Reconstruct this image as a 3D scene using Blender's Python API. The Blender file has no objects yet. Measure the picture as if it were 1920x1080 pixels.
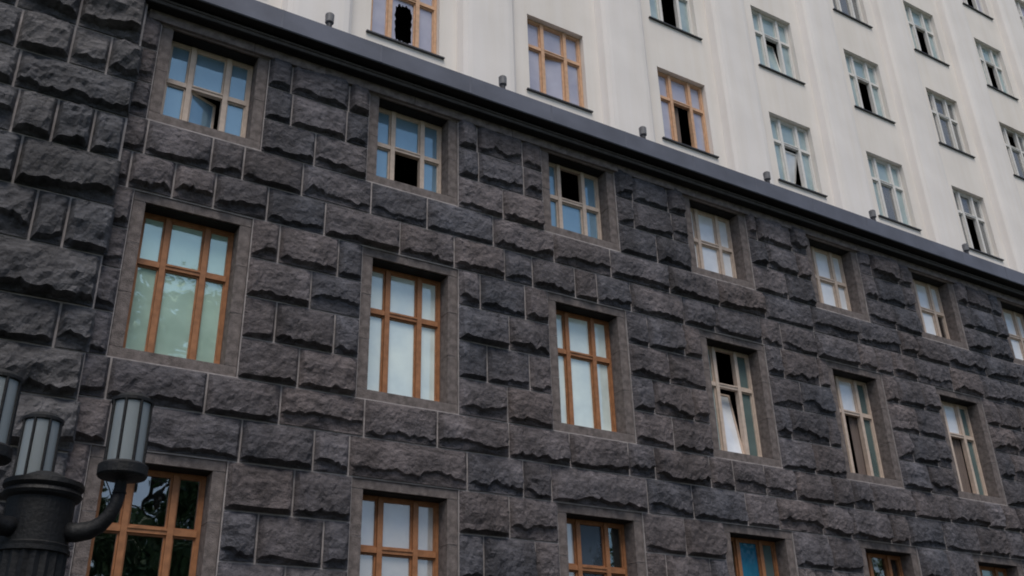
import bpy, math, random
from mathutils import Vector, Matrix, noise

C = bpy.context.scene
COL = C.collection
rad = math.radians
rnd = random.Random(7)

# ------------------------------------------------------------------ camera
CAMX, CAMY, CAMZ = -2.9545, -14.6204, 1.65
YAW, PITCH, ROLL = 0.558595, 0.453820, -0.028552
cd = bpy.data.cameras.new("camera"); cam = bpy.data.objects.new("camera", cd); COL.objects.link(cam)
cd.sensor_width = 36; cd.lens = 36 * 1827.79 / 1920; cd.clip_start = 0.1; cd.clip_end = 2000
F = Vector((math.sin(YAW) * math.cos(PITCH), math.cos(YAW) * math.cos(PITCH), math.sin(PITCH)))
R0 = Vector((math.cos(YAW), -math.sin(YAW), 0)); U0 = R0.cross(F)
RR = R0 * math.cos(ROLL) + U0 * math.sin(ROLL); UU = U0 * math.cos(ROLL) - R0 * math.sin(ROLL)
cam.matrix_world = Matrix(((RR.x, UU.x, -F.x, CAMX), (RR.y, UU.y, -F.y, CAMY), (RR.z, UU.z, -F.z, CAMZ), (0, 0, 0, 1)))
C.camera = cam

# ------------------------------------------------------------------ light
SUN_EL, SUN_AZ = rad(62), rad(205)          # azimuth clockwise from +Y
w = bpy.data.worlds.new("World"); C.world = w; w.use_nodes = True
nt = w.node_tree; bg = nt.nodes["Background"]
sky = nt.nodes.new("ShaderNodeTexSky"); sky.sky_type = 'NISHITA'; sky.sun_disc = False
sky.sun_elevation = SUN_EL; sky.sun_rotation = SUN_AZ; sky.air_density = 1.0; sky.dust_density = 2.0; sky.ozone_density = 1.0
nt.links.new(sky.outputs[0], bg.inputs[0]); bg.inputs[1].default_value = 0.07
sd = bpy.data.lights.new("sun", 'SUN'); sd.energy = 1.5; sd.angle = rad(38); sd.color = (1, .94, .86)
sun = bpy.data.objects.new("sun", sd); COL.objects.link(sun)
tosun = Vector((math.sin(SUN_AZ) * math.cos(SUN_EL), math.cos(SUN_AZ) * math.cos(SUN_EL), math.sin(SUN_EL)))
sun.rotation_euler = tosun.to_track_quat('Z', 'Y').to_euler()
C.view_settings.view_transform = 'Standard'; C.view_settings.look = 'None'
C.view_settings.gamma = 1; C.view_settings.use_curve_mapping = False
C.view_settings.exposure = 0.65
C.cycles.max_bounces = 8; C.cycles.transparent_max_bounces = 16
C.cycles.filter_width = 1.9

# ------------------------------------------------------------------ materials
def mat(name):
    m = bpy.data.materials.new(name); m.use_nodes = True
    n = m.node_tree.nodes; return m, n, m.node_tree.links, n["Principled BSDF"]

def simple(name, col, rough=.6, var=.12, scale=6., bump=.0, bscale=40., metal=0., spec=.3):
    m, n, l, b = mat(name)
    b.inputs["Roughness"].default_value = rough; b.inputs["Metallic"].default_value = metal
    b.inputs["Specular IOR Level"].default_value = spec
    tc = n.new("ShaderNodeTexCoord"); ns = n.new("ShaderNodeTexNoise")
    ns.inputs["Scale"].default_value = scale; ns.inputs["Detail"].default_value = 6
    l.new(tc.outputs["Object"], ns.inputs["Vector"])
    mp = n.new("ShaderNodeMapRange"); mp.inputs[1].default_value = .3; mp.inputs[2].default_value = .7
    mp.inputs[3].default_value = 1 - var; mp.inputs[4].default_value = 1 + var
    l.new(ns.outputs[0], mp.inputs[0])
    mx = n.new("ShaderNodeMix"); mx.data_type = 'RGBA'; mx.blend_type = 'MULTIPLY'; mx.inputs[0].default_value = 1
    mx.inputs[6].default_value = (*col, 1); l.new(mp.outputs[0], mx.inputs[7]); l.new(mx.outputs[2], b.inputs["Base Color"])
    if bump:
        n2 = n.new("ShaderNodeTexNoise"); n2.inputs["Scale"].default_value = bscale; n2.inputs["Detail"].default_value = 5
        l.new(tc.outputs["Object"], n2.inputs["Vector"])
        bp = n.new("ShaderNodeBump"); bp.inputs["Strength"].default_value = bump; bp.inputs["Distance"].default_value = .02
        l.new(n2.outputs[0], bp.inputs["Height"]); l.new(bp.outputs[0], b.inputs["Normal"])
    return m

def rock(name, ca, cb):
    """rough labradorite: every block has its own tone, with grain, veins and chisel relief"""
    m, n, l, b = mat(name); b.inputs["Roughness"].default_value = .8; b.inputs["Specular IOR Level"].default_value = .25
    g = n.new("ShaderNodeNewGeometry"); oi = n.new("ShaderNodeObjectInfo")
    big = n.new("ShaderNodeTexNoise"); big.inputs["Scale"].default_value = .35; big.inputs["Detail"].default_value = 3
    l.new(g.outputs["Position"], big.inputs["Vector"])
    ad = n.new("ShaderNodeMath"); ad.operation = 'MULTIPLY_ADD'; ad.inputs[1].default_value = .75; l.new(oi.outputs["Random"], ad.inputs[0])
    sb = n.new("ShaderNodeMath"); sb.operation = 'MULTIPLY_ADD'; sb.inputs[1].default_value = 1.6; sb.inputs[2].default_value = -.7
    l.new(big.outputs[0], sb.inputs[0]); l.new(sb.outputs[0], ad.inputs[2]); ad.use_clamp = True
    c1 = n.new("ShaderNodeMix"); c1.data_type = 'RGBA'; c1.inputs[6].default_value = (*ca, 1); c1.inputs[7].default_value = (*cb, 1)
    l.new(ad.outputs[0], c1.inputs[0])
    fine = n.new("ShaderNodeTexNoise"); fine.inputs["Scale"].default_value = 9; fine.inputs["Detail"].default_value = 8; fine.inputs["Roughness"].default_value = .7
    mpv = n.new("ShaderNodeMapping"); mpv.inputs["Scale"].default_value = (.6, .6, 1.5)
    l.new(g.outputs["Position"], mpv.inputs["Vector"]); l.new(mpv.outputs[0], fine.inputs["Vector"])
    mp = n.new("ShaderNodeMapRange"); mp.inputs[1].default_value = .3; mp.inputs[2].default_value = .7; mp.inputs[3].default_value = .42; mp.inputs[4].default_value = 1.58
    l.new(fine.outputs[0], mp.inputs[0])
    rn = n.new("ShaderNodeMapRange"); rn.inputs[3].default_value = .82; rn.inputs[4].default_value = 1.22
    w2 = n.new("ShaderNodeTexWhiteNoise"); w2.noise_dimensions = '1D'; l.new(oi.outputs["Random"], w2.inputs["W"]); l.new(w2.outputs[0], rn.inputs[0])
    mm = n.new("ShaderNodeMath"); mm.operation = 'MULTIPLY'; l.new(mp.outputs[0], mm.inputs[0]); l.new(rn.outputs[0], mm.inputs[1])
    mx = n.new("ShaderNodeMix"); mx.data_type = 'RGBA'; mx.blend_type = 'MULTIPLY'; mx.inputs[0].default_value = 1
    l.new(c1.outputs[2], mx.inputs[6]); l.new(mm.outputs[0], mx.inputs[7]); l.new(mx.outputs[2], b.inputs["Base Color"])
    ms = n.new("ShaderNodeMapping"); ms.inputs["Scale"].default_value = (1.7, 1.7, .14); l.new(g.outputs["Position"], ms.inputs["Vector"])
    sn = n.new("ShaderNodeTexNoise"); sn.inputs["Scale"].default_value = 1; sn.inputs["Detail"].default_value = 5; l.new(ms.outputs[0], sn.inputs["Vector"])
    sr = n.new("ShaderNodeMapRange"); sr.inputs[1].default_value = .35; sr.inputs[2].default_value = .68; sr.inputs[3].default_value = .72; sr.inputs[4].default_value = 1.22; l.new(sn.outputs[0], sr.inputs[0])
    mx2 = n.new("ShaderNodeMix"); mx2.data_type = 'RGBA'; mx2.blend_type = 'MULTIPLY'; mx2.inputs[0].default_value = 1
    l.new(mx.outputs[2], mx2.inputs[6]); l.new(sr.outputs[0], mx2.inputs[7]); l.new(mx2.outputs[2], b.inputs["Base Color"])
    bm_ = n.new("ShaderNodeTexNoise"); bm_.inputs["Scale"].default_value = 13; bm_.inputs["Detail"].default_value = 7; bm_.inputs["Roughness"].default_value = .65
    l.new(g.outputs["Position"], bm_.inputs["Vector"])
    bp = n.new("ShaderNodeBump"); bp.inputs["Strength"].default_value = 1.0; bp.inputs["Distance"].default_value = .07
    l.new(bm_.outputs[0], bp.inputs["Height"]); l.new(bp.outputs[0], b.inputs["Normal"])
    return m

def glass(name, tint, refl, through, wav=.012, film=None, ff=0.):
    m, n, l, b = mat(name); n.remove(b)
    out = n["Material Output"]
    gl = n.new("ShaderNodeBsdfGlossy"); gl.inputs["Roughness"].default_value = .015; gl.inputs["Color"].default_value = (*tint, 1)
    tr = n.new("ShaderNodeBsdfTransparent"); tr.inputs["Color"].default_value = (*through, 1)
    fr = n.new("ShaderNodeFresnel"); fr.inputs["IOR"].default_value = 1.5
    ad = n.new("ShaderNodeMath"); ad.operation = 'ADD'; ad.inputs[1].default_value = refl; ad.use_clamp = True; l.new(fr.outputs[0], ad.inputs[0])
    mx = n.new("ShaderNodeMixShader"); l.new(ad.outputs[0], mx.inputs[0]); l.new(tr.outputs[0], mx.inputs[1]); l.new(gl.outputs[0], mx.inputs[2])
    if film:                                          # pale sun-control film or net bonded to the pane
        df = n.new("ShaderNodeBsdfDiffuse"); df.inputs["Color"].default_value = (*film, 1)
        m2 = n.new("ShaderNodeMixShader"); gg = n.new("ShaderNodeNewGeometry"); fn = n.new("ShaderNodeTexNoise"); fn.inputs["Scale"].default_value = 1.3; fn.inputs["Detail"].default_value = 3
        l.new(gg.outputs["Position"], fn.inputs["Vector"]); fr2 = n.new("ShaderNodeMapRange"); fr2.inputs[1].default_value = .3; fr2.inputs[2].default_value = .7; fr2.inputs[3].default_value = ff * .75; fr2.inputs[4].default_value = min(1, ff * 1.22)
        l.new(fn.outputs[0], fr2.inputs[0]); l.new(fr2.outputs[0], m2.inputs[0])
        l.new(mx.outputs[0], m2.inputs[1]); l.new(df.outputs[0], m2.inputs[2]); l.new(m2.outputs[0], out.inputs[0])
    else: l.new(mx.outputs[0], out.inputs[0])
    g = n.new("ShaderNodeNewGeometry"); ns = n.new("ShaderNodeTexNoise"); ns.inputs["Scale"].default_value = 2.2; ns.inputs["Detail"].default_value = 1
    l.new(g.outputs["Position"], ns.inputs["Vector"])
    bp = n.new("ShaderNodeBump"); bp.inputs["Strength"].default_value = .5; bp.inputs["Distance"].default_value = wav
    l.new(ns.outputs[0], bp.inputs["Height"]); l.new(bp.outputs[0], gl.inputs["Normal"])
    return m

M = {}
M['rock'] = rock("rock_faced_stone", (.080, .082, .097), (.128, .108, .108))
M['pier_rock'] = rock("pier_stone", (.078, .080, .091), (.102, .097, .100))
M['mortar'] = simple("mortar", (.33, .30, .295), .9, .25, 5, .3, 60)
M['dressed'] = simple("dressed_stone", (.160, .136, .129), .85, .38, 9, .6, 45)
M['slate'] = simple("cornice_metal", (.115, .124, .160), .75, .2, 1.1, .1, 9, 0, .4)
M['slate_edge'] = simple("cornice_stone", (.085, .078, .077), .8, .2, 5, .2)
M['soffit_shade'] = simple("soffit_shade_black", (.012, .011, .011), .8, .2, 4)  # near-black colour painting in the shade under cornice and lintels
def plaster(name, col):
    m = simple(name, col, .85, .05, .7, .12, 25); n = m.node_tree.nodes; l = m.node_tree.links; b = n["Principled BSDF"]
    src = b.inputs["Base Color"].links[0].from_socket; g = n.new("ShaderNodeNewGeometry"); mpg = n.new("ShaderNodeMapping"); mpg.inputs["Scale"].default_value = (3.2, 3.2, .16)
    st = n.new("ShaderNodeTexNoise"); st.inputs["Scale"].default_value = 1; st.inputs["Detail"].default_value = 6; st.inputs["Roughness"].default_value = .65
    l.new(g.outputs["Position"], mpg.inputs["Vector"]); l.new(mpg.outputs[0], st.inputs["Vector"])
    r = n.new("ShaderNodeMapRange"); r.inputs[1].default_value = .42; r.inputs[2].default_value = .75; r.inputs[3].default_value = 0; r.inputs[4].default_value = .26; l.new(st.outputs[0], r.inputs[0])
    mx = n.new("ShaderNodeMix"); mx.data_type = 'RGBA'; mx.blend_type = 'MULTIPLY'; mx.inputs[7].default_value = (.80, .74, .62, 1)
    l.new(r.outputs[0], mx.inputs[0]); l.new(src, mx.inputs[6]); l.new(mx.outputs[2], b.inputs["Base Color"]); return m
M['plaster'] = plaster("white_plaster", (.80, .757, .73))
M['cream_plaster'] = plaster("cream_plaster", (.785, .735, .69))
M['wood'] = simple("orange_wood", (.33, .15, .07), .5, .22, 9)
M['pale_wood'] = simple("pale_orange_wood", (.60, .37, .23), .5, .15, 9)
M['cream'] = simple("cream_paint", (.58, .47, .39), .5, .12, 9)
M['white_paint'] = simple("white_frame_paint", (.70, .68, .65), .5, .06, 9)
M['sill'] = simple("dark_sill_metal", (.05, .05, .055), .5, .15, 5)
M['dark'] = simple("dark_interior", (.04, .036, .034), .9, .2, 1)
M['blind'] = simple("pale_blind", (.74, .76, .74), .9, .06, 2)
M['curtain'] = simple("sheer_curtain", (.70, .69, .74), .9, .1, 2)
M['brown_curtain'] = simple("brown_curtain", (.16, .125, .11), .9, .1, 2)
M['teal'] = simple("teal_blind", (.05, .30, .42), .8, .1, 2)
M['grey_blind'] = simple("grey_blind", (.09, .105, .125), .8, .1, 2)
M['iron'] = simple("cast_iron", (.009, .0095, .011), .6, .4, 7, .35, 30, 0, .3)
M['cap_metal'] = simple("vent_metal", (.16, .16, .17), .5, .2, 8)
M['asphalt'] = simple("asphalt", (.045, .045, .045), .9, .2, 3, .3, 80)
M['paving'] = simple("paving", (.06, .058, .056), .9, .15, 2, .2, 40)
M['kerbstone'] = simple("kerb_stone", (.24, .235, .23), .9, .15, 4)
M['lawn'] = simple("lawn", (.045, .07, .025), .95, .3, 3)
M['bark'] = simple("bark", (.07, .055, .045), .95, .3, 9, .6, 18)
G = dict(
    pale=glass("pale_green_glass", (.84, .97, .95), .62, (.90, .98, .96), .010, (.88, 1.0, .965), .70),
    white=glass("white_film_glass", (.92, .97, 1), .46, (.9, .95, .96), .010, (.93, .96, 1.0), .78),
    blue=glass("blue_glass", (.58, .86, .98), .42, (.5, .65, .72), .008, (.32, .50, .66), .46),
    clear=glass("dark_clear_glass", (1, 1, 1), .22, (.5, .55, .55)),
    clearw=glass("white_curtained_glass", (1, 1, 1), .36, (.8, .8, .8), .010, (.74, .72, .70), .5),
    dim=glass("dim_glass", (.8, .9, .9), .10, (.75, .8, .8)),
    tealf=glass("teal_backed_glass", (.9, .95, 1), .05, (.3, .5, .6), .010, (.035, .22, .36), .8),
    greyf=glass("grey_backed_glass", (.9, .95, 1), .05, (.3, .3, .35), .010, (.075, .10, .13), .7),
    dgreen=glass("deep_green_glass", (.8, .95, .9), .10, (.5, .7, .65), .010, (.17, .235, .23), .62),
    palet=glass("pale_reflecting_glass", (.78, .97, .90), .62, (.80, .95, .90), .012, (.72, 1.0, .87), .46),
    lav=glass("lavender_glass", (.90, .90, 1.0), .26, (.95, .94, 1.0), .010, (.66, .65, .74), .52),
    tealg=glass("green_tinted_glass", (.80, .94, .94), .28, (.84, .95, .94), .010, (.56, .68, .70), .52),
    grey=glass("grey_netted_glass", (.9, .92, .92), .22, (.8, .82, .82), .010, (.30, .30, .30), .45),
)
def leafmat(name, col):
    m, n, l, b = mat(name); oi = n.new("ShaderNodeNewGeometry"); ns = n.new("ShaderNodeTexNoise"); ns.inputs["Scale"].default_value = .9
    l.new(oi.outputs["Position"], ns.inputs["Vector"])
    mx = n.new("ShaderNodeMix"); mx.data_type = 'RGBA'; mx.inputs[6].default_value = tuple(c * .6 for c in col) + (1,); mx.inputs[7].default_value = tuple(min(1, c * 1.5) for c in col) + (1,)
    l.new(ns.outputs[0], mx.inputs[0]); l.new(mx.outputs[2], b.inputs["Base Color"]); b.inputs["Roughness"].default_value = .6
    return m
M['leaf'] = leafmat("green_leaf", (.06, .12, .045))

# lantern glass: frosted, unlit
m, n, l, b = mat("frosted_lantern_glass"); b.inputs["Base Color"].default_value = (.42, .47, .49, 1); b.inputs["Roughness"].default_value = .3
b.inputs["Transmission Weight"].default_value = .55; b.inputs["Specular IOR Level"].default_value = .6
M['lantern'] = m

# ------------------------------------------------------------------ mesh helpers
WO = {}                                             # world origin of every object
class MB:
    def __init__(s): s.v = []; s.f = []; s.mi = []
    def quad(s, pts, mi=0):
        i = len(s.v); s.v += [tuple(p) for p in pts]; s.f.append(tuple(range(i, i + len(pts)))); s.mi.append(mi)
    def box(s, x0, x1, y0, y1, z0, z1, mi=0):
        i = len(s.v)
        s.v += [(x0, y0, z0), (x1, y0, z0), (x1, y1, z0), (x0, y1, z0), (x0, y0, z1), (x1, y0, z1), (x1, y1, z1), (x0, y1, z1)]
        for f in ((0, 3, 2, 1), (4, 5, 6, 7), (0, 1, 5, 4), (1, 2, 6, 5), (2, 3, 7, 6), (3, 0, 4, 7)):
            s.f.append(tuple(i + k for k in f)); s.mi.append(mi)
    def lathe(s, cx, cy, prof, n=24, mi=0, flute=0.):
        i = len(s.v)
        for r, z in prof:
            for k in range(n):
                a = 2 * math.pi * k / n; rr = r * (1 - (flute if k % 2 else 0)); s.v.append((cx + rr * math.cos(a), cy + rr * math.sin(a), z))
        for j in range(len(prof) - 1):
            for k in range(n):
                k2 = (k + 1) % n; s.f.append((i + j * n + k, i + j * n + k2, i + (j + 1) * n + k2, i + (j + 1) * n + k)); s.mi.append(mi)
        s.f.append(tuple(i + n - 1 - k for k in range(n))); s.mi.append(mi)
        t = i + (len(prof) - 1) * n; s.f.append(tuple(t + k for k in range(n))); s.mi.append(mi)
    def tube(s, pts, rs, n=10, mi=0):
        i = len(s.v); pts = [Vector(p) for p in pts]
        for j, p in enumerate(pts):
            t = (pts[min(j + 1, len(pts) - 1)] - pts[max(j - 1, 0)]).normalized()
            a = t.cross(Vector((.31, .77, .21))).normalized(); b2 = t.cross(a)
            for k in range(n):
                an = 2 * math.pi * k / n; s.v.append(tuple(p + (a * math.cos(an) + b2 * math.sin(an)) * rs[j]))
        for j in range(len(pts) - 1):
            for k in range(n):
                k2 = (k + 1) % n; s.f.append((i + j * n + k, i + j * n + k2, i + (j + 1) * n + k2, i + (j + 1) * n + k)); s.mi.append(mi)
        s.f.append(tuple(i + n - 1 - k for k in range(n))); s.mi.append(mi)
        t = i + (len(pts) - 1) * n; s.f.append(tuple(t + k for k in range(n))); s.mi.append(mi)
    def build(s, name, mats, parent=None, origin=None, smooth=False):
        mats = mats if isinstance(mats, (list, tuple)) else [mats]
        if origin is None:
            n = len(s.v); origin = [ (min(v[k] for v in s.v) + max(v[k] for v in s.v)) / 2 for k in range(3)]
        me = bpy.data.meshes.new(name)
        me.from_pydata([(v[0] - origin[0], v[1] - origin[1], v[2] - origin[2]) for v in s.v], [], s.f)
        for mm_ in mats: me.materials.append(mm_)
        if len(mats) > 1: me.polygons.foreach_set("material_index", s.mi)
        if smooth: me.polygons.foreach_set("use_smooth", [True] * len(me.polygons))
        me.update()
        return link(name, me, parent, origin)
def link(name, data, parent, origin):
    o = bpy.data.objects.new(name, data); COL.objects.link(o)
    po = WO[parent.name] if parent else (0, 0, 0)
    if parent: o.parent = parent
    o.location = [origin[k] - po[k] for k in range(3)]; WO[o.name] = tuple(origin)
    return o
def tag(o, label=None, cat=None, kind=None, group=None):
    if label: o['label'] = label
    if cat: o['category'] = cat
    if kind: o['kind'] = kind
    if group: o['group'] = group
    return o
def holed(mb, x0, x1, z0, z1, holes, yf, yb, mi=0, back=True):
    xs = sorted({x0, x1, *[min(max(v, x0), x1) for h in holes for v in h[:2]]}); zs = sorted({z0, z1, *[min(max(v, z0), z1) for h in holes for v in h[2:]]})
    inh = lambda i, j: not (0 <= i < len(xs) - 1 and 0 <= j < len(zs) - 1) or any(h[0] <= (xs[i] + xs[i + 1]) / 2 <= h[1] and h[2] <= (zs[j] + zs[j + 1]) / 2 <= h[3] for h in holes)
    for i in range(len(xs) - 1):
        for j in range(len(zs) - 1):
            if inh(i, j): continue
            a, b_, c, d = xs[i], xs[i + 1], zs[j], zs[j + 1]
            mb.quad([(a, yf, c), (b_, yf, c), (b_, yf, d), (a, yf, d)], mi)
            if back: mb.quad([(a, yb, c), (a, yb, d), (b_, yb, d), (b_, yb, c)], mi)
            if inh(i - 1, j): mb.quad([(a, yf, c), (a, yf, d), (a, yb, d), (a, yb, c)], mi)
            if inh(i + 1, j): mb.quad([(b_, yf, c), (b_, yb, c), (b_, yb, d), (b_, yf, d)], mi)
            if inh(i, j - 1): mb.quad([(a, yf, c), (a, yb, c), (b_, yb, c), (b_, yf, c)], mi)
            if inh(i, j + 1): mb.quad([(a, yf, d), (b_, yf, d), (b_, yb, d), (a, yb, d)], mi)

# ------------------------------------------------------------------ ground
mb = MB(); mb.quad([(-600, -600, -.14), (600, -600, -.14), (600, 600, -.14), (-600, 600, -.14)])
tag(mb.build("ground", M['lawn']), kind='structure')
mb = MB(); mb.quad([(-300, -21, -.125), (300, -21, -.125), (300, -9, -.125), (-300, -9, -.125)])
tag(mb.build("road", M['asphalt']), kind='structure')
mb = MB(); mb.box(-300, 300, -8.8, .3, -.3, 0)
tag(mb.build("pavement", M['paving']), kind='structure')
mb = MB(); mb.box(-300, 300, -9, -8.8, -.3, .012)
tag(mb.build("kerb", M['kerbstone']), kind='structure')

# ------------------------------------------------------------------ building
BAY = 4.0
XL, XR, ZTOP = -9.0, 44.0, 33.6
bo = (14.0, 0.0, 0.0)
B = link("government_building", None, None, bo)
tag(B, "long building of dark rock-faced stone below a slate grey cornice, white plastered storeys above", "building")

WB, WA = .775, .979
ROWS = dict(A=(11.77, 13.61), B=(7.46, 10.01), C=(3.18, 5.74))         # stone openings
UROWS = dict(D=(15.62, 17.9), E=(19.5, 21.78), F=(23.35, 25.6), G=(27.2, 29.45))
LCOLS = dict(A=range(0, 8), B=range(0, 8), C=range(0, 8))
UCOLS = dict(D=range(0, 9), E=range(2, 10), F=range(4, 11), G=range(6, 11))
XSTRIP = -1.26                                       # right edge of the projecting pier

lholes = [(c * BAY - WA, c * BAY + WA, ROWS[r][0] - .18, 13.62 if r == 'A' else ROWS[r][1] + .165) for r in 'ABC' for c in LCOLS[r]]
mb = MB(); holed(mb, XL, XR, 0, 14.6, lholes, 0, .5)
WALL = tag(mb.build("stone_wall", M['mortar'], B), "dark rock-faced stone wall with pale mortar joints below the cornice")
uholes = [(c * BAY - .82, c * BAY + .82, *UROWS[r]) for r in 'DEFG' for c in UCOLS[r]]
mb = MB(); holed(mb, XL, XR, 14.3, ZTOP, uholes, .56, .95)
UPPER = tag(mb.build("plaster_wall", M['cream_plaster'], B), "white plastered upper wall set back above the cornice")
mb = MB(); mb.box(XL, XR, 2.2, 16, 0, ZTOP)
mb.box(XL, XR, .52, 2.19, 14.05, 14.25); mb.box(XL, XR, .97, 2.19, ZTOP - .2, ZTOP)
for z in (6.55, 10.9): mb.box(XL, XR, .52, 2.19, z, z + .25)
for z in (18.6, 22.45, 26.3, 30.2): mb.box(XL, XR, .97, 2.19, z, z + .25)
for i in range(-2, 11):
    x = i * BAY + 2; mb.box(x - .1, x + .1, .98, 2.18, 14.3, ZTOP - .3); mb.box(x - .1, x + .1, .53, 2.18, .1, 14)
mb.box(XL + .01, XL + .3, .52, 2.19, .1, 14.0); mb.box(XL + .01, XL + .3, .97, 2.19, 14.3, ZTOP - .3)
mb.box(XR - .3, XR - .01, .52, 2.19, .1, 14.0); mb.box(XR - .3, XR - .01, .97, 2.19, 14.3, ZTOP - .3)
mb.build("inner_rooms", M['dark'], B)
# pilasters between the upper windows
for i in range(-2, 11):
    x = i * BAY + 2; mb = MB()
    pr = [(-.74, .558), (-.68, .37), (-.60, .31), (-.48, .29), (.48, .29), (.60, .31), (.68, .37), (.74, .558)]
    for k in range(len(pr) - 1):
        (a, ya), (b_, yb_) = pr[k], pr[k + 1]
        mb.quad([(x + a, ya, 14.3), (x + b_, yb_, 14.3), (x + b_, yb_, ZTOP - .5), (x + a, ya, ZTOP - .5)])
    mb.quad([(x + a, y, ZTOP - .5) for a, y in pr])
    mb.build("pilaster", M['plaster'], UPPER)
# cornice
mb = MB()
P = [(.555, 15.02), (-.46, 14.47), (-.50, 14.44), (-.50, 14.02), (-.485, 14.005)]
for k in range(len(P) - 1):
    (a, z), (b_, z2) = P[k], P[k + 1]
    x = XL
    while x < XR:
        x2 = min(x + 2.0, XR)
        mb.quad([(x + .002, a, z), (x + .002, b_, z2), (x2 - .002, b_, z2), (x2 - .002, a, z)]); x = x2
CORN = tag(mb.build("cornice", M['slate'], B), "slate grey cornice dividing dark stone from white plaster")
x = XL + 2
while x < XR - .5:                                   # lapped seams of the metal flashing
    mb = MB(); mb.quad([(x - .02, -.5035, 14.022), (x + .02, -.509, 14.022), (x + .02, -.509, 14.438), (x - .02, -.5035, 14.438)])
    mb.quad([(x + .02, -.509, 14.022), (x + .02, -.499, 14.022), (x + .02, -.499, 14.438), (x + .02, -.509, 14.438)]); mb.build("flashing_seam", M['slate'], CORN); x += 2
mb = MB()
for (y0, y1, z0, z1) in ((-.27, .1, 13.835, 13.90), (-.295, .1, 13.901, 13.94)):
    mb.box(XL, XR, y0, y1, z0, z1)
mb.build("moulding", M['slate_edge'], CORN)
mb = MB(); mb.box(XL, XR, -.484, .1, 13.992, 14.012); mb.build("soffit_shade_sheet", M['soffit_shade'], CORN)  # underside coloured near-black to paint the shade below the fascia
mb = MB(); mb.box(XL, XR, -.255, .1, 13.818, 13.834); mb.build("soffit_shade_sheet", M['soffit_shade'], CORN)  # thin black sheet, painted shade below the moulding
# frieze in long dressed slabs above the small windows
x = -1.24
while x < XR:
    x2 = min(x + rnd.choice((1.4, 1.9, 2.3)), XR); mb = MB(); mb.box(x + .006, x2 - .006, -.07, .02, 13.625, 13.815); mb.build("frieze_slab", M['dressed'], WALL); x = x2

# ---- rock-faced stones
def rockface(x0, x1, z0, z1, y, depth, seed, gap=.016):
    """one block: top bed flush, face swelling to a ragged ridge, broken back underneath"""
    w_, h_ = x1 - x0 - 2 * gap, z1 - z0 - 2 * gap
    nx = max(6, min(30, int(w_ / .052))); nz = 12
    sx, sz = seed * 13.37, seed * 7.77
    mbx = MB(); rr = random.Random(seed)
    kind = rr.random(); base = rr.uniform(.02, .10) if kind < .5 else rr.uniform(.09, .19) if kind < .83 else rr.uniform(.2, .38)
    amp = rr.uniform(.06, .24); fl = rr.uniform(.8, 1.2); tilt = rr.uniform(-.14, .14); fd = rr.uniform(.04, .30); chip = rr.uniform(.05, .14)
    ridge = []
    for i in range(nx + 1):
        u = i / nx
        ridge.append(min(.55, max(.05, base + amp * noise.noise(Vector((u * w_ * 1.5 + sx, sz, .3))) + chip * noise.noise(Vector((u * w_ * 5 + sx, 3.1, sz))) + chip * .8 * noise.noise(Vector((u * w_ * 12 + sx, 9.1, sz))) + tilt * (u - .5))))
    vs = (0, .05, .14, .24, .36, .45, .54, .63, .72, .80, .88, .95, 1)
    for j in range(nz + 1):
        for i in range(nx + 1):
            u = i / nx; v = vs[j]
            rg = ridge[i]
            # pull grid rows to the ridge so the break stays crisp
            if j in (3, 4): v = rg - .035 if j == 3 else rg + .02
            elif j < 3: v = v / .24 * (rg - .035) * (.95)
            else: v = rg + .02 + (v - .36) / .64 * (1 - rg - .02)
            e = min(u, 1 - u) * w_; et = min(1, e / (.075 + .035 * noise.noise(Vector((v * 5 + sz, sx, 2.))))) if e > 0 else 0
            if v >= rg: d = .14 + .86 * min(1, (1 - v) / (1 - rg) * 2.1) ** .6
            else: d = fd * .4 + (fd * .6 + .12) * (v / rg)
            if v > .985: d = .06
            d = d * (1 + .12 * math.sin(3 * u + seed)) * (et ** .6)
            p = Vector((u * w_ * 2.4 + sx, v * h_ * 2.4, sz)); nn = noise.noise(p) * .034 + noise.noise(p * 2.7) * .026 + noise.noise(p * 5.7) * .020
            q = Vector((u * w_ * 1.3 - sx, v * h_ * 1.9, sz)); nn += -.06 * max(0, noise.noise(q) - .1) 
            inn = min(1, e / .05) * min(1, (1 - v) / .06) * min(1, v / .05)
            yy = y - .012 - depth * fl * d - nn * inn * (depth / .12)
            jx = noise.noise(Vector((v * 9 + sx, u * 9, sz))) * .012; jz = noise.noise(Vector((u * 9 + sz, sx, v * 9))) * .008
            mbx.v.append((x0 + gap + u * w_ + jx * (1 if 0 < i < nx else .35), min(y - .006, yy), z0 + gap + v * h_ + jz * (1 if 0 < j < nz else .5)))
    W = nx + 1
    for j in range(nz):
        for i in range(nx):
            a = j * W + i; mbx.f.append((a, a + 1, a + W + 1, a + W)); mbx.mi.append(0)
    # sides back into the mortar bed
    loop = [i for i in range(nx + 1)] + [j * W + nx for j in range(1, nz + 1)] + [nz * W + i for i in range(nx - 1, -1, -1)] + [j * W for j in range(nz - 1, 0, -1)]
    s0 = len(mbx.v)
    for k in loop: vx = mbx.v[k]; mbx.v.append((vx[0], y + .01, vx[2]))
    L = len(loop)
    for k in range(L): mbx.f.append((loop[k], s0 + k, s0 + (k + 1) % L, loop[(k + 1) % L])); mbx.mi.append(0)
    return mbx

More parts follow.
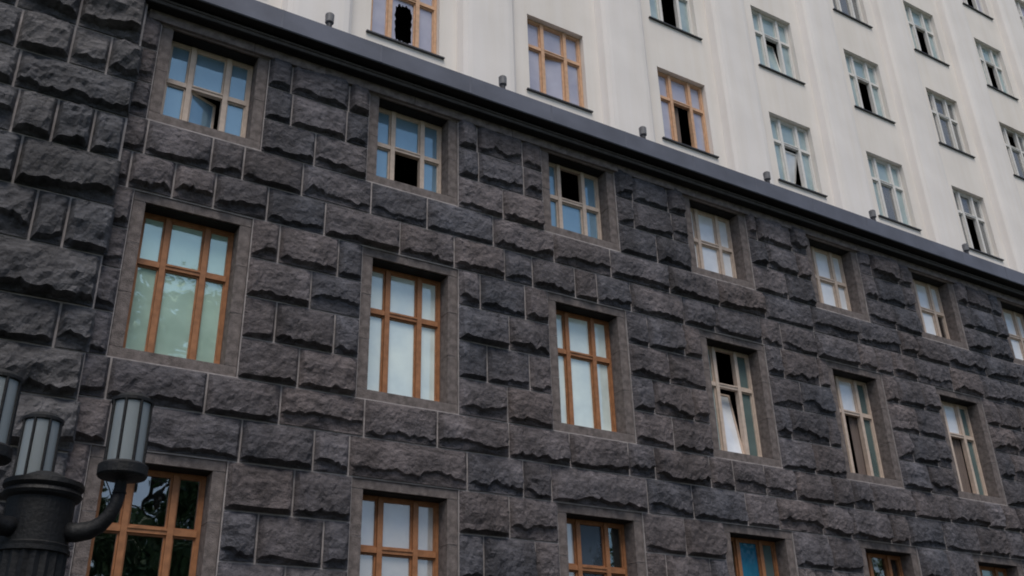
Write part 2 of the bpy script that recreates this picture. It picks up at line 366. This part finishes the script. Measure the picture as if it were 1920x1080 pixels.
ZC = [13.75, 13.0, 12.29, 11.57, 10.88, 10.19, 9.44, 8.72, 7.98, 7.27, 6.605, 5.915, 5.17, 4.42, 3.70, 2.99, 2.25, 1.5, .75, .02]
JOINT = {4: [-.94, .15, .71, 1.79, 3.13, 4.3, 5.77, 7.22, 8.68], 5: [-1.11, -.4, .28, 1.2, 2.26, 3.74, 4.89, 6.02, 6.67, 7.71, 8.27, 9.15],
         10: [-.91, .53, 1.72, 3.18, 4.56, 6.02, 7.36, 8.75], 11: [-.80, 1.14, 2.33, 2.94, 5.15, 6.3, 6.91, 9.14]}
PIER3 = {1: (1.42, 2.54), 2: (1.49, 2.54), 3: (2.02,), 6: (1.49, 2.52), 7: (2.04,), 8: (1.54, 2.53), 9: (1.97,), 12: (2.0,), 13: (1.5, 2.53), 14: (2.03,), 15: (1.5, 2.5)}
def px(X, Y, Z):
    d = Vector((X - CAMX, Y - CAMY, Z - CAMZ)); zc = d.dot(F)
    return (960 + 1827.8 * d.dot(RR) / zc, 540 - 1827.8 * d.dot(UU) / zc)
stones = []
for c in range(1, len(ZC)):
    z1, z0 = ZC[c - 1], ZC[c]
    if c in PIER3:
        for k in range(0, 11):
            cuts = [k * BAY + WA if k < 8 else k * BAY - WA + (0 if k > 8 else 0)] 
            if k >= 8: cuts = [k * BAY - WA]
            e = (k + 1) * BAY - WA
            js = [k * BAY + j + rnd.uniform(-.05, .05) for j in PIER3[c]]
            if k > 2 and rnd.random() < .3: js = [k * BAY + j + rnd.uniform(-.15, .15) for j in PIER3[c]]
            pts = cuts + ([k * BAY + 1.0] if k >= 8 else []) + js + [e]
            for a, b_ in zip(pts, pts[1:]): stones.append((a, b_, z0, z1))
        stones.append((XSTRIP - .25, -WA, z0, z1))
    else:
        pts = list(JOINT.get(c, [-.9]))
        pts = [XSTRIP - .25] + [p for p in pts if p > XSTRIP]
        while pts[-1] < XR - 1: pts.append(pts[-1] + rnd.choice((.65, .9, 1.15, 1.3, 1.45, 1.6)))
        for a, b_ in zip(pts, pts[1:]): stones.append((a, b_, z0, z1))
def vis(s):
    q = [px(x, 0, z) for x in s[:2] for z in s[2:]]
    xs, ys = [p[0] for p in q], [p[1] for p in q]
    if max(xs) < 0 or min(xs) > 1920 or max(ys) < 0 or min(ys) > 1080: return 0
    return (min(max(xs), 1920) - max(min(xs), 0)) * (min(max(ys), 1080) - max(min(ys), 0))
order = sorted(range(len(stones)), key=lambda i: -vis(stones[i]))
single = set(i for i in order[:296] if vis(stones[i]) > 0)
rest = MB(); nrest = 0
for i, s in enumerate(stones):
    sm = rockface(*s, 0, rnd.uniform(.085, .14), i + 11)
    if i in single: sm.build("stone", M['rock'], WALL, smooth=False)
    else:
        o = len(rest.v); rest.v += sm.v; rest.f += [tuple(o + k for k in f) for f in sm.f]; rest.mi += sm.mi
tag(rest.build("outer_stonework", M['rock'], WALL), kind='stuff')

# projecting pier at the left end
PY = -.16
mb = MB(); mb.box(XL, XSTRIP - .03, PY, -.004, 0, 13.98)
PIER = tag(mb.build("stone_pier", M['mortar'], B), "projecting pier of larger rock-faced blocks beside the first window column")
PZ = [13.9, 12.88, 12.10, 11.37, 10.55, 9.68, 8.80, 7.92, 7.20, 6.47, 5.7, 4.95, 4.2, 3.4, 2.6, 1.8, 1.0, .03]
PJ = {1: [], 2: [-3.13, -2.33, -1.75], 3: [-3.02], 4: [-2.91, -2.34, -1.78], 5: [-2.72], 6: [-2.35, -1.89], 7: [-3.4], 8: [-1.74], 9: [-3.0], 10: [-2.3]}
for c in range(1, len(PZ)):
    z1, z0 = PZ[c - 1], PZ[c]
    js = [j for j in PJ.get(c, [-1.9 - .6 * (c % 2)])]
    while (js[0] if js else XSTRIP) > -8: js.insert(0, (js[0] if js else XSTRIP) - rnd.uniform(.9, 2.0))
    js = [XL] + [j for j in js if j > XL + .3] + [XSTRIP + rnd.uniform(-.05, .05)]
    for a, b_ in zip(js, js[1:]):
        rockface(a, b_, z0, z1, PY, rnd.uniform(.15, .23), rnd.randrange(9999), .017).build("stone", M['pier_rock'], PIER)

# ------------------------------------------------------------------ windows
def bars(mb, x0, x1, z0, z1, y0, y1, t, mi=0):
    mb.box(x0, x0 + t, y0, y1, z0, z1, mi); mb.box(x1 - t, x1, y0, y1, z0, z1, mi)
    mb.box(x0 + t, x1 - t, y0, y1, z1 - t, z1, mi); mb.box(x0 + t, x1 - t, y0, y1, z0, z0 + t, mi)

def window(col, z0, z1, hw, yf, zt, frame, gl, st, label, ft=.06, mull=.09, mx_=.325, trans=.092, interior=None):
    """st: dict light -> state; interior: dict light -> (material name) of what hangs behind the glass"""
    cx = col * BAY; fm = M[frame]; yb = yf + .09
    mb = MB(); bars(mb, cx - hw + .004, cx + hw - .004, z0 + .004, z1 - .004, yf, yb, ft)
    W = mb.build("window", fm, B, origin=(cx, yf, z0)); tag(W, label)
    xs = [cx - hw + ft, cx - mx_ - mull / 2, cx - mx_ + mull / 2, cx + mx_ - mull / 2, cx + mx_ + mull / 2, cx + hw - ft]
    zb0, zb1, zt0, zt1 = z0 + ft, zt - trans / 2, zt + trans / 2, z1 - ft
    for a, b_ in ((1, 2), (3, 4)):
        mb = MB(); mb.box(xs[a], xs[b_], yf - .028, yb - .003, z0 + ft * .4, z1 - ft * .4); mb.build("mullion", fm, W)
    for k, (a, b_) in enumerate(((0, 1), (2, 3), (4, 5))):
        mb = MB(); mb.box(xs[a] + .002, xs[b_] - .002, yf - .018, yb - .006, zb1, zt0)
        if k == 1: mb.box(xs[a] + .002, xs[b_] - .002, yf - .034, yf - .0185, zb1 + trans * .62, zt0 - .004)
        mb.build("transom", fm, W)
    for key, (a, b_) in dict(l=(0, 1), m=(2, 3), r=(4, 5)).items():
        for lv, (p, q) in dict(t=(zt0, zt1), b=(zb0, zb1)).items():
            k = lv + key; x0, x1 = xs[a] + .002, xs[b_] - .002; s_ = st.get(k, 'glass'); g = st.get('g' + k, gl); yp = yf + .055
            if s_ == 'open': pass
            elif s_ == 'glass':
                sash = MB(); bars(sash, x0, x1, p + .002, q - .002, yf + .022, yf + .075, .026); sash.build("sash", fm, W)
                mb = MB(); mb.box(x0 + .026, x1 - .026, yp, yp + .006, p + .028, q - .028); mb.build("pane", G[g], W)
            elif s_ == 'broken':
                sash = MB(); bars(sash, x0, x1, p + .002, q - .002, yf + .022, yf + .075, .026); sash.build("sash", fm, W)
                mb = MB(); ax, bx, az, bz = x0 + .026, x1 - .026, p + .028, q - .028; N = 44; out, inn = [], []
                r_ = random.Random(5)
                for i in range(N):
                    t = 2 * math.pi * i / N; c_, s2 = math.cos(t), math.sin(t); k_ = 1 / max(abs(c_), abs(s2))
                    out.append(((ax + bx) / 2 + c_ * k_ * (bx - ax) / 2, (az + bz) / 2 + s2 * k_ * (bz - az) / 2))
                    kk = min(k_ * .96, 1.18) * (.93 + .07 * math.sin(i * 2.3) + r_.uniform(-.05, .03)); 
                    inn.append(((ax + bx) / 2 + (bx - ax) * .045 + c_ * kk * (bx - ax) * .44, (az + bz) / 2 + s2 * kk * (bz - az) * .455))
                for i in range(N):
                    j = (i + 1) % N
                    for yq, fl in ((yp, 1), (yp + .006, 0)):
                        qd = [(out[i][0], yq, out[i][1]), (out[j][0], yq, out[j][1]), (inn[j][0], yq, inn[j][1]), (inn[i][0], yq, inn[i][1])]
                        mb.quad(qd if fl else qd[::-1])
                    mb.quad([(inn[i][0], yp, inn[i][1]), (inn[j][0], yp, inn[j][1]), (inn[j][0], yp + .006, inn[j][1]), (inn[i][0], yp + .006, inn[i][1])])
                tag(mb.build("pane", G[g], W), "pane with a large jagged black hole")
            else:                                    # an opening leaf: ('swing', degrees) hinged left, ('tilt', degrees) hinged below
                mode, ang = s_; mb = MB(); h0, h1 = q - p - .004, x1 - x0
                bars(mb, 0, h1, 0, h0, 0, .05, .045); hinge = (x0, yf + .03, p + .002)
                lf = mb.build("casement", fm, W, origin=(0, 0, 0))
                m2 = MB(); m2.box(.045, h1 - .045, .02, .026, .045, h0 - .045); pn = m2.build("casement_pane", G[g], W, origin=(0, 0, 0))
                for o in (lf, pn):
                    o.location = [hinge[i] - (cx, yf, z0)[i] for i in range(3)]
                    if mode == 'swing': o.rotation_euler = (0, 0, rad(ang))
                    elif mode == 'swingr':           # hinged on its right edge
                        c_, s_n = math.cos(rad(ang)), math.sin(rad(ang)); o.rotation_euler = (0, 0, -rad(ang)); o.location[0] += h1 - h1 * c_; o.location[1] += h1 * s_n
                    elif mode == 'drop':             # hung from its top edge
                        c_, s_n = math.cos(rad(ang)), math.sin(rad(ang)); o.rotation_euler = (rad(ang), 0, 0); o.location[2] += h0 - .10 - h0 * c_; o.location[1] += .03 + h0 * s_n
                    else: o.rotation_euler = (-rad(ang), 0, 0)
                tag(lf, "casement swung inward" if mode == 'swing' else "casement tilted inward")
    for k, mname in (interior or {}).items():        # pleated cloth or flat blind a little behind the glass
        if k == 'all': x0, x1, p, q = xs[0], xs[5], zb0, zt1
        else:
            a, b_ = dict(l=(0, 1), m=(2, 3), r=(4, 5))[k[1]]; x0, x1 = xs[a] - .04, xs[b_] + .04
            p, q = (zt0 - .05, zt1) if k[0] == 't' else (zb0, zb1 + .05)
            if k[0] == 'f': p, q = zb0, zt1
        if mname == 'half_right': x0 = (x0 + x1) / 2 + .02; mname = 'brown_curtain'
        if mname == 'half': x1 = (x0 + x1) / 2 - .03; mname = 'brown_curtain'
        mb = MB(); n_ = max(2, int((x1 - x0) / .045)); pl = .018 if 'curtain' in mname else 0
        yc = yb + .035
        for i in range(n_):
            a, b_ = x0 + (x1 - x0) * i / n_, x0 + (x1 - x0) * (i + 1) / n_
            ya, yb2 = yc + pl * math.sin(i * 1.9) , yc + pl * math.sin((i + 1) * 1.9)
            mb.quad([(a, ya, p), (b_, yb2, p), (b_, yb2, q), (a, ya, q)])
        mb.build("curtain" if pl else "blind", M[mname], W)
    return W

def surround(W, col, r):
    """dressed stone lintel, jamb blocks and sill round an opening in the stone wall"""
    z0, z1 = ROWS[r]; cx = col * BAY; yf = .025; d = .37; g = .006
    zb = z0 - .178
    zs = [z0, z0 + (z1 - z0) * .36, z0 + (z1 - z0) * .70, z1] if r != 'A' else [z0, z0 + (z1 - z0) * .48, z1]
    for s in (-1, 1):
        for i, (p, q) in enumerate(zip(zs, zs[1:])):
            a, b_ = sorted((cx + s * WB, cx + s * (WA - .012)))
            mb = MB(); mb.box(a, b_, yf + rnd.uniform(-.004, .004), d, p + g, q - g); mb.build("jamb_stone", M['dressed'], W)
    e = WA - .012
    mb = MB(); k = .012; ys, ye = yf + .007, d - .02
    mb.box(cx - e + k, cx - WB - k, ys, ye, zb + k, z1 + .1); mb.box(cx + WB + k, cx + e - k, ys, ye, zb + k, z1 + .1)
    mb.box(cx - WB - k + .001, cx + WB + k - .001, ys, ye, zb + k, z0 - k); mb.build("pointing", M['mortar'], W)
    if r != 'A':
        mb = MB(); mb.box(cx - .2, cx + .2, ys, ye, z1 + k + .002, z1 + .15); mb.build("pointing", M['mortar'], W)
    if r != 'A':
        mid = cx + rnd.uniform(-.1, .1)
        for a, b_ in ((cx - e, mid - g), (mid + g, cx + e)):
            mb = MB(); mb.box(a, b_, yf - .004, d, z1 + g, z1 + .160); mb.build("lintel_stone", M['dressed'], W)
    else:
        mb = MB(); mb.box(cx - e, cx + e, .035, d, z1 + g, z1 + .10); mb.build("lintel_stone", M['dressed'], W)
    mb = MB(); mb.box(cx - WB + .003, cx + WB - .003, yf + .04, .326, z1 - .012, z1 + (.002 if r == 'A' else .001)); mb.build("lintel_shade_strip", M['soffit_shade'], W)  # added black strip painting the deep shade beneath the lintel
    mb = MB(); mb.box(cx - e, cx + e, yf - .008, d, zb, z0 - g); mb.build("sill_stone", M['dressed'], W)

AL = {0: "small window under the cornice next to the pier, blue panes, lower middle casement ajar", 1: "small cream window with its lower middle light open and black", 2: "small cream window with its upper middle light open and black"}
BL = {0: "tall orange framed window with pale panes reflecting a tree", 1: "tall orange framed window with plain pale panes, second from the pier", 2: "tall orange framed window with plain pale panes, third from the pier",
      3: "tall cream window with its upper light open and lower leaf tilted", 4: "tall cream window with a dark open lower light", 5: "tall cream window with a brown curtain in its lower light"}
CL = {0: "orange framed window behind the street lamp with dark panes reflecting leaves", 1: "orange framed window with white reflections, right of the street lamp's window", 2: "orange framed window with a grey blind in the middle light",
      3: "orange framed window with a teal blind in the middle light"}
SP = {
 ('A', 0): dict(frame='cream', gl='blue', st={'bm': ('swing', 22)}, interior={'fl': 'grey_blind'}),
 ('A', 1): dict(frame='cream', gl='blue', st={'bm': 'open'}, interior={'fl': 'curtain', 'fr': 'curtain'}),
 ('A', 2): dict(frame='cream', gl='blue', st={'tm': 'open'}, interior={'fl': 'curtain', 'fr': 'blind', 'bm': 'curtain'}),
 ('A', 3): dict(frame='cream', gl='white', st={}, interior={'all': 'blind'}),
 ('A', 4): dict(frame='cream', gl='white', st={}, interior={'all': 'blind'}),
 ('A', 5): dict(frame='cream', gl='white', st={'gbr': 'clear'}, interior={'fl': 'blind', 'fm': 'blind'}),
 ('A', 6): dict(frame='cream', gl='white', st={}, interior={'fm': 'blind'}),
 ('B', 0): dict(frame='wood', gl='palet', st={}, interior={'all': 'blind'}),
 ('B', 1): dict(frame='wood', gl='pale', st={}, interior={'all': 'blind'}),
 ('B', 2): dict(frame='wood', gl='pale', st={}, interior={'all': 'blind'}),
 ('B', 3): dict(frame='cream', gl='tealg', st={'tm': 'open', 'bm': ('tilt', 9), 'gbm': 'white', 'gtr': 'dgreen', 'gbr': 'dgreen'}, interior={}),
 ('B', 4): dict(frame='cream', gl='tealg', st={'bm': 'open', 'gtm': 'white', 'gtr': 'dgreen', 'gbr': 'dgreen'}, interior={'tm': 'blind', 'fl': 'blind', 'bm': 'half_right'}),
 ('B', 5): dict(frame='cream', gl='tealg', st={'bm': 'open', 'gtm': 'white', 'gtr': 'dgreen', 'gbr': 'dgreen'}, interior={'tm': 'blind', 'bm': 'brown_curtain'}),
 ('C', 0): dict(frame='wood', gl='clear', st={}, interior={'bm': 'grey_blind'}),
 ('C', 1): dict(frame='wood', gl='clearw', st={}, interior={'fm': 'curtain', 'fr': 'curtain'}),
 ('C', 2): dict(frame='wood', gl='dim', st={'gtl': 'clearw', 'gbl': 'clearw', 'gtm': 'greyf', 'gbm': 'greyf'}, interior={'fm': 'grey_blind', 'fl': 'curtain'}),
 ('C', 3): dict(frame='wood', gl='dim', st={'gtm': 'tealf', 'gbm': 'tealf', 'gtr': 'dgreen', 'gbr': 'dgreen'}, interior={'fm': 'teal'}),
 ('C', 4): dict(frame='wood', gl='clear', st={}, interior={'fm': 'grey_blind'}),
}
ZT = dict(A=12.71, B=9.09, C=4.84)
for r in 'ABC':
    for c in LCOLS[r]:
        z0, z1 = ROWS[r]; sp = dict(SP.get((r, c), dict(frame='cream' if r != 'C' else 'wood', gl='tealg', st={}, interior={'fm': 'blind'})))
        lab = dict(A=AL, B=BL, C=CL)[r].get(c)
        W = window(c, z0, z1, WB, .33, ZT[r], sp['frame'], sp['gl'], sp['st'], lab, interior=sp['interior'])
        surround(W, c, r)
US = {
 ('D', 1): dict(frame='pale_wood', gl='lav', st={'bm': 'broken'}, interior={'fl': 'curtain', 'fr': 'curtain'}, label="orange framed upper window with a black jagged hole in its middle pane"),
 ('D', 2): dict(frame='pale_wood', gl='lav', st={'bm': ('swingr', 9)}, interior={'fl': 'curtain', 'fr': 'curtain', 'bm': 'blind'}, label="orange framed upper window with pale curtains, beside the holed one"),
 ('D', 3): dict(frame='pale_wood', gl='lav', st={'bm': 'open'}, interior={'fl': 'curtain', 'fr': 'curtain', 'tm': 'curtain', 'bm': 'half'}, label="orange framed upper window with its lower middle light open"),
 ('D', 4): dict(frame='white_paint', gl='tealg', st={'bm': ('drop', 14), 'gbm': 'white'}, interior={'fl': 'curtain', 'fr': 'curtain', 'tm': 'blind'}, label="white framed upper window above the cornice, its lower middle leaf hung open"),
 ('D', 5): dict(frame='white_paint', gl='tealg', st={'gbm': 'grey'}, interior={'tm': 'blind', 'fl': 'blind', 'bm': 'brown_curtain'}),
 ('D', 6): dict(frame='white_paint', gl='grey', st={'bm': 'open'}, interior={'fr': 'curtain'}),
 ('E', 3): dict(frame='white_paint', gl='tealg', st={'bm': 'open', 'tm': 'open'}, interior={'fl': 'curtain', 'fr': 'curtain'}),
 ('E', 4): dict(frame='white_paint', gl='tealg', st={'bm': ('tilt', 8)}, interior={'fl': 'curtain', 'tm': 'blind', 'fr': 'curtain'}),
 ('E', 5): dict(frame='white_paint', gl='tealg', st={'bm': 'open'}, interior={'fl': 'blind', 'tm': 'blind', 'fr': 'curtain'}),
 ('E', 6): dict(frame='white_paint', gl='grey', st={}, interior={'bm': 'curtain', 'fl': 'curtain'}),
 ('E', 7): dict(frame='white_paint', gl='grey', st={'tm': 'open'}, interior={'bm': 'curtain'}),
 ('F', 6): dict(frame='white_paint', gl='tealg', st={'bm': 'open'}, interior={'tm': 'blind'}),
 ('F', 7): dict(frame='white_paint', gl='tealg', st={'bm': 'open'}, interior={'tm': 'blind'}),
}
for r in 'DEFG':
    for c in UCOLS[r]:
        z0, z1 = UROWS[r]
        sp = dict(US.get((r, c), dict(frame='white_paint' if c > 2 else 'pale_wood', gl=rnd.choice(('tealg', 'lav', 'grey')), st={'bm': 'open'} if rnd.random() < .3 else {}, interior={'fl': 'curtain', 'fr': 'curtain'} if rnd.random() < .6 else {'tm': 'blind'})))
        W = window(c, z0, z1, .82, .70, z0 + (z1 - z0) * .635, sp['frame'], sp['gl'], sp['st'], sp.get('label'), ft=.07, mull=.088, mx_=.33, trans=.085, interior=sp['interior'])
        mb = MB(); mb.box(c * BAY - .92, c * BAY + .93, .50, .65, z0 - .03, z0 + .003); mb.build("sill", M['sill'], W)

# vent pipes standing on the cornice edge
for i, x in enumerate((1.95, 5.86, 9.64, 13.58, 17.49, 21.46, 25.4, 29.3)):
    mb = MB(); mb.lathe(x, -.38, [(.055, 14.42), (.055, 14.62)], 12); V = mb.build("vent_pipe", M['sill'], B, smooth=False)
    mb = MB(); mb.lathe(x, -.38, [(.06, 14.62), (.085, 14.63), (.088, 14.82), (.07, 14.84)], 14); mb.build("vent_cap", M['cap_metal'], V)

# ------------------------------------------------------------------ street lamp
LD = 9.0; LX = CAMX + LD * math.sin(rad(5.7)); LY = CAMY + LD * math.cos(rad(5.7))
LAMP = link("street_lamp", None, None, (LX, LY, 0))
tag(LAMP, "black cast iron street lamp with ribbed lanterns on curved arms", "street lamp")
I = M['iron']
mb = MB(); mb.lathe(LX, LY, [(.52, .001), (.52, .18), (.46, .24), (.46, .7), (.40, .78), (.34, .86), (.33, .9)], 28); mb.build("base", I, LAMP)
mb = MB(); mb.lathe(LX, LY, [(.29, .9), (.275, 3.28)], 40, 0, .075); mb.build("shaft", I, LAMP)
mb = MB(); mb.lathe(LX, LY, [(.272, 3.28), (.288, 3.285), (.288, 3.32), (.270, 3.325), (.274, 3.35), (.264, 3.36), (.264, 3.72), (.30, 3.74), (.314, 3.765), (.30, 3.79), (.29, 3.80), (.318, 3.83), (.312, 3.87), (.22, 3.90), (.1, 3.96)], 40); mb.build("capital", I, LAMP, smooth=False)
RA = .62
tocam = math.atan2(CAMY - LY, CAMX - LX)                       # direction from lamp to camera
for th in (-20, 100, 220):
    # screen-right = towards +X; 'far' = away from the camera
    ux = Vector((math.cos(rad(-5.7)), math.sin(rad(-5.7)), 0)); uy = Vector((math.sin(rad(5.7)), math.cos(rad(5.7)), 0))
    d = ux * math.cos(rad(th)) + uy * math.sin(rad(th)); p = Vector((LX, LY, 0))
    prof = [(.24, 3.47), (.32, 3.46), (.42, 3.475), (.50, 3.52), (.565, 3.60), (.605, 3.70), (RA, 3.80)]
    mb = MB(); mb.tube([p + d * r + Vector((0, 0, z)) for r, z in prof], [.082, .078, .072, .066, .060, .056, .053], 14); A = mb.build("arm", I, LAMP, smooth=True)
    mb = MB(); mb.tube([p + d * r + Vector((0, 0, z + .068)) for r, z in prof[:-1]], [.016] * 6, 6); mb.build("arm_rib", I, A)
    c = p + d * RA
    mb = MB(); mb.lathe(c.x, c.y, [(.058, 3.79), (.058, 3.80), (.05, 3.81), (.048, 3.90), (.12, 3.915), (.195, 3.925), (.205, 3.94), (.205, 4.02), (.19, 4.035), (.17, 4.045)], 32); L = mb.build("lantern", I, LAMP)
    for k in range(8):
        a0, a1 = (k + .1 + .35) * math.pi / 4, (k + .9 + .35) * math.pi / 4; mb = MB(); r1 = .160; N = 4
        for q in range(N):
            b0, b1 = a0 + (a1 - a0) * q / N, a0 + (a1 - a0) * (q + 1) / N
            P0, P1 = (c.x + r1 * math.cos(b0), c.y + r1 * math.sin(b0)), (c.x + r1 * math.cos(b1), c.y + r1 * math.sin(b1))
            Q0, Q1 = (c.x + (r1 - .012) * math.cos(b0), c.y + (r1 - .012) * math.sin(b0)), (c.x + (r1 - .012) * math.cos(b1), c.y + (r1 - .012) * math.sin(b1))
            mb.quad([(*P0, 4.045), (*P1, 4.045), (*P1, 4.575), (*P0, 4.575)]); mb.quad([(*Q1, 4.045), (*Q0, 4.045), (*Q0, 4.575), (*Q1, 4.575)])
            mb.quad([(*P0, 4.575), (*P1, 4.575), (*Q1, 4.575), (*Q0, 4.575)]); mb.quad([(*P1, 4.045), (*P0, 4.045), (*Q0, 4.045), (*Q1, 4.045)])
        mb.build("glass_panel", M['lantern'], L)
        ab = (k + .35) * math.pi / 4; mb = MB(); bx, by = c.x + .166 * math.cos(ab), c.y + .166 * math.sin(ab)
        mb.tube([(bx, by, 4.04), (bx, by, 4.585)], [.013, .013], 6); mb.build("rib", I, L)
    mb = MB(); mb.lathe(c.x, c.y, [(.05, 4.045), (.05, 4.12), (.075, 4.16), (.085, 4.3), (.06, 4.42), (.02, 4.45)], 14); mb.build("lamp_bulb", M['blind'], L, smooth=True)
    mb = MB(); mb.lathe(c.x, c.y, [(.172, 4.577), (.178, 4.585), (.178, 4.612), (.15, 4.63), (.13, 4.65), (.05, 4.68)], 32); mb.build("lantern_cap", I, L)

# ------------------------------------------------------------------ trees across the road (seen as reflections in the glass)
def tree(x, y, h, rx, label, seed, nleaf=5200):
    r = random.Random(seed); T = link("park_tree", None, None, (x, y, -.14)); tag(T, label, "tree", group="trees across the road")
    mb = MB(); mb.tube([(x, y, -.2), (x + .1, y, h * .2), (x - .05, y + .1, h * .45), (x, y, h * .8)], [.34, .26, .2, .06], 10)
    ends = []
    for k in range(9):
        a = k * 2.4; z = h * (.28 + .05 * k); e = (x + math.cos(a) * rx * .7, y + math.sin(a) * rx * .7, z + h * .16)
        mb.tube([(x, y, z), ((x + e[0]) / 2, (y + e[1]) / 2, z + h * .06), e], [.13, .09, .03], 7)
    mb.build("trunk", M['bark'], T)
    mb = MB(); cl = []
    for k in range(int(34 * nleaf / 7000)):
        a = r.uniform(0, 6.28); zz = r.uniform(.16, .96); rad_ = rx * (math.sin(math.pi * min(1, (zz - .14) / .9)) ** .6) * r.uniform(.25, .95)
        cl.append((x + math.cos(a) * rad_, y + math.sin(a) * rad_, zz * h, r.uniform(.7, 1.5) * rx / 4))
    for i in range(nleaf):
        cx, cy, cz, cr = r.choice(cl); v = Vector((r.gauss(0, 1), r.gauss(0, 1), r.gauss(0, .8))).normalized() * cr * r.random() ** .4
        p = Vector((cx, cy, cz)) + v; a = Vector((r.gauss(0, 1), r.gauss(0, 1), r.gauss(0, 1))).normalized(); b_ = a.cross(Vector((r.gauss(0, 1), r.gauss(0, 1), .3))).normalized()
        s = r.uniform(.12, .27)
        mb.quad([p - a * s, p + b_ * s * .55, p + a * s, p - b_ * s * .55])
    mb.build("crown", M['leaf'], T)
tree(4.8, -24.5, 21.5, 4.3, "tall leafy tree across the road facing the first window column", 3, 14500)
tree(10.4, -25, 10.6, 3.1, "small round tree across the road right of the tall one", 4)
tree(30.5, -25.5, 13.0, 4.0, "leafy tree across the road opposite the middle of the facade", 6)
tree(40.0, -25.0, 15.0, 4.6, "wide tree across the road, between two other trees at the far end", 9)
tree(51.0, -26.0, 14.0, 4.6, "farthest leafy tree across the road along the pavement", 12)
tree(-4.5, -26, 16.0, 4.2, "broad leafy tree across the road, opposite the stone pier", 8)
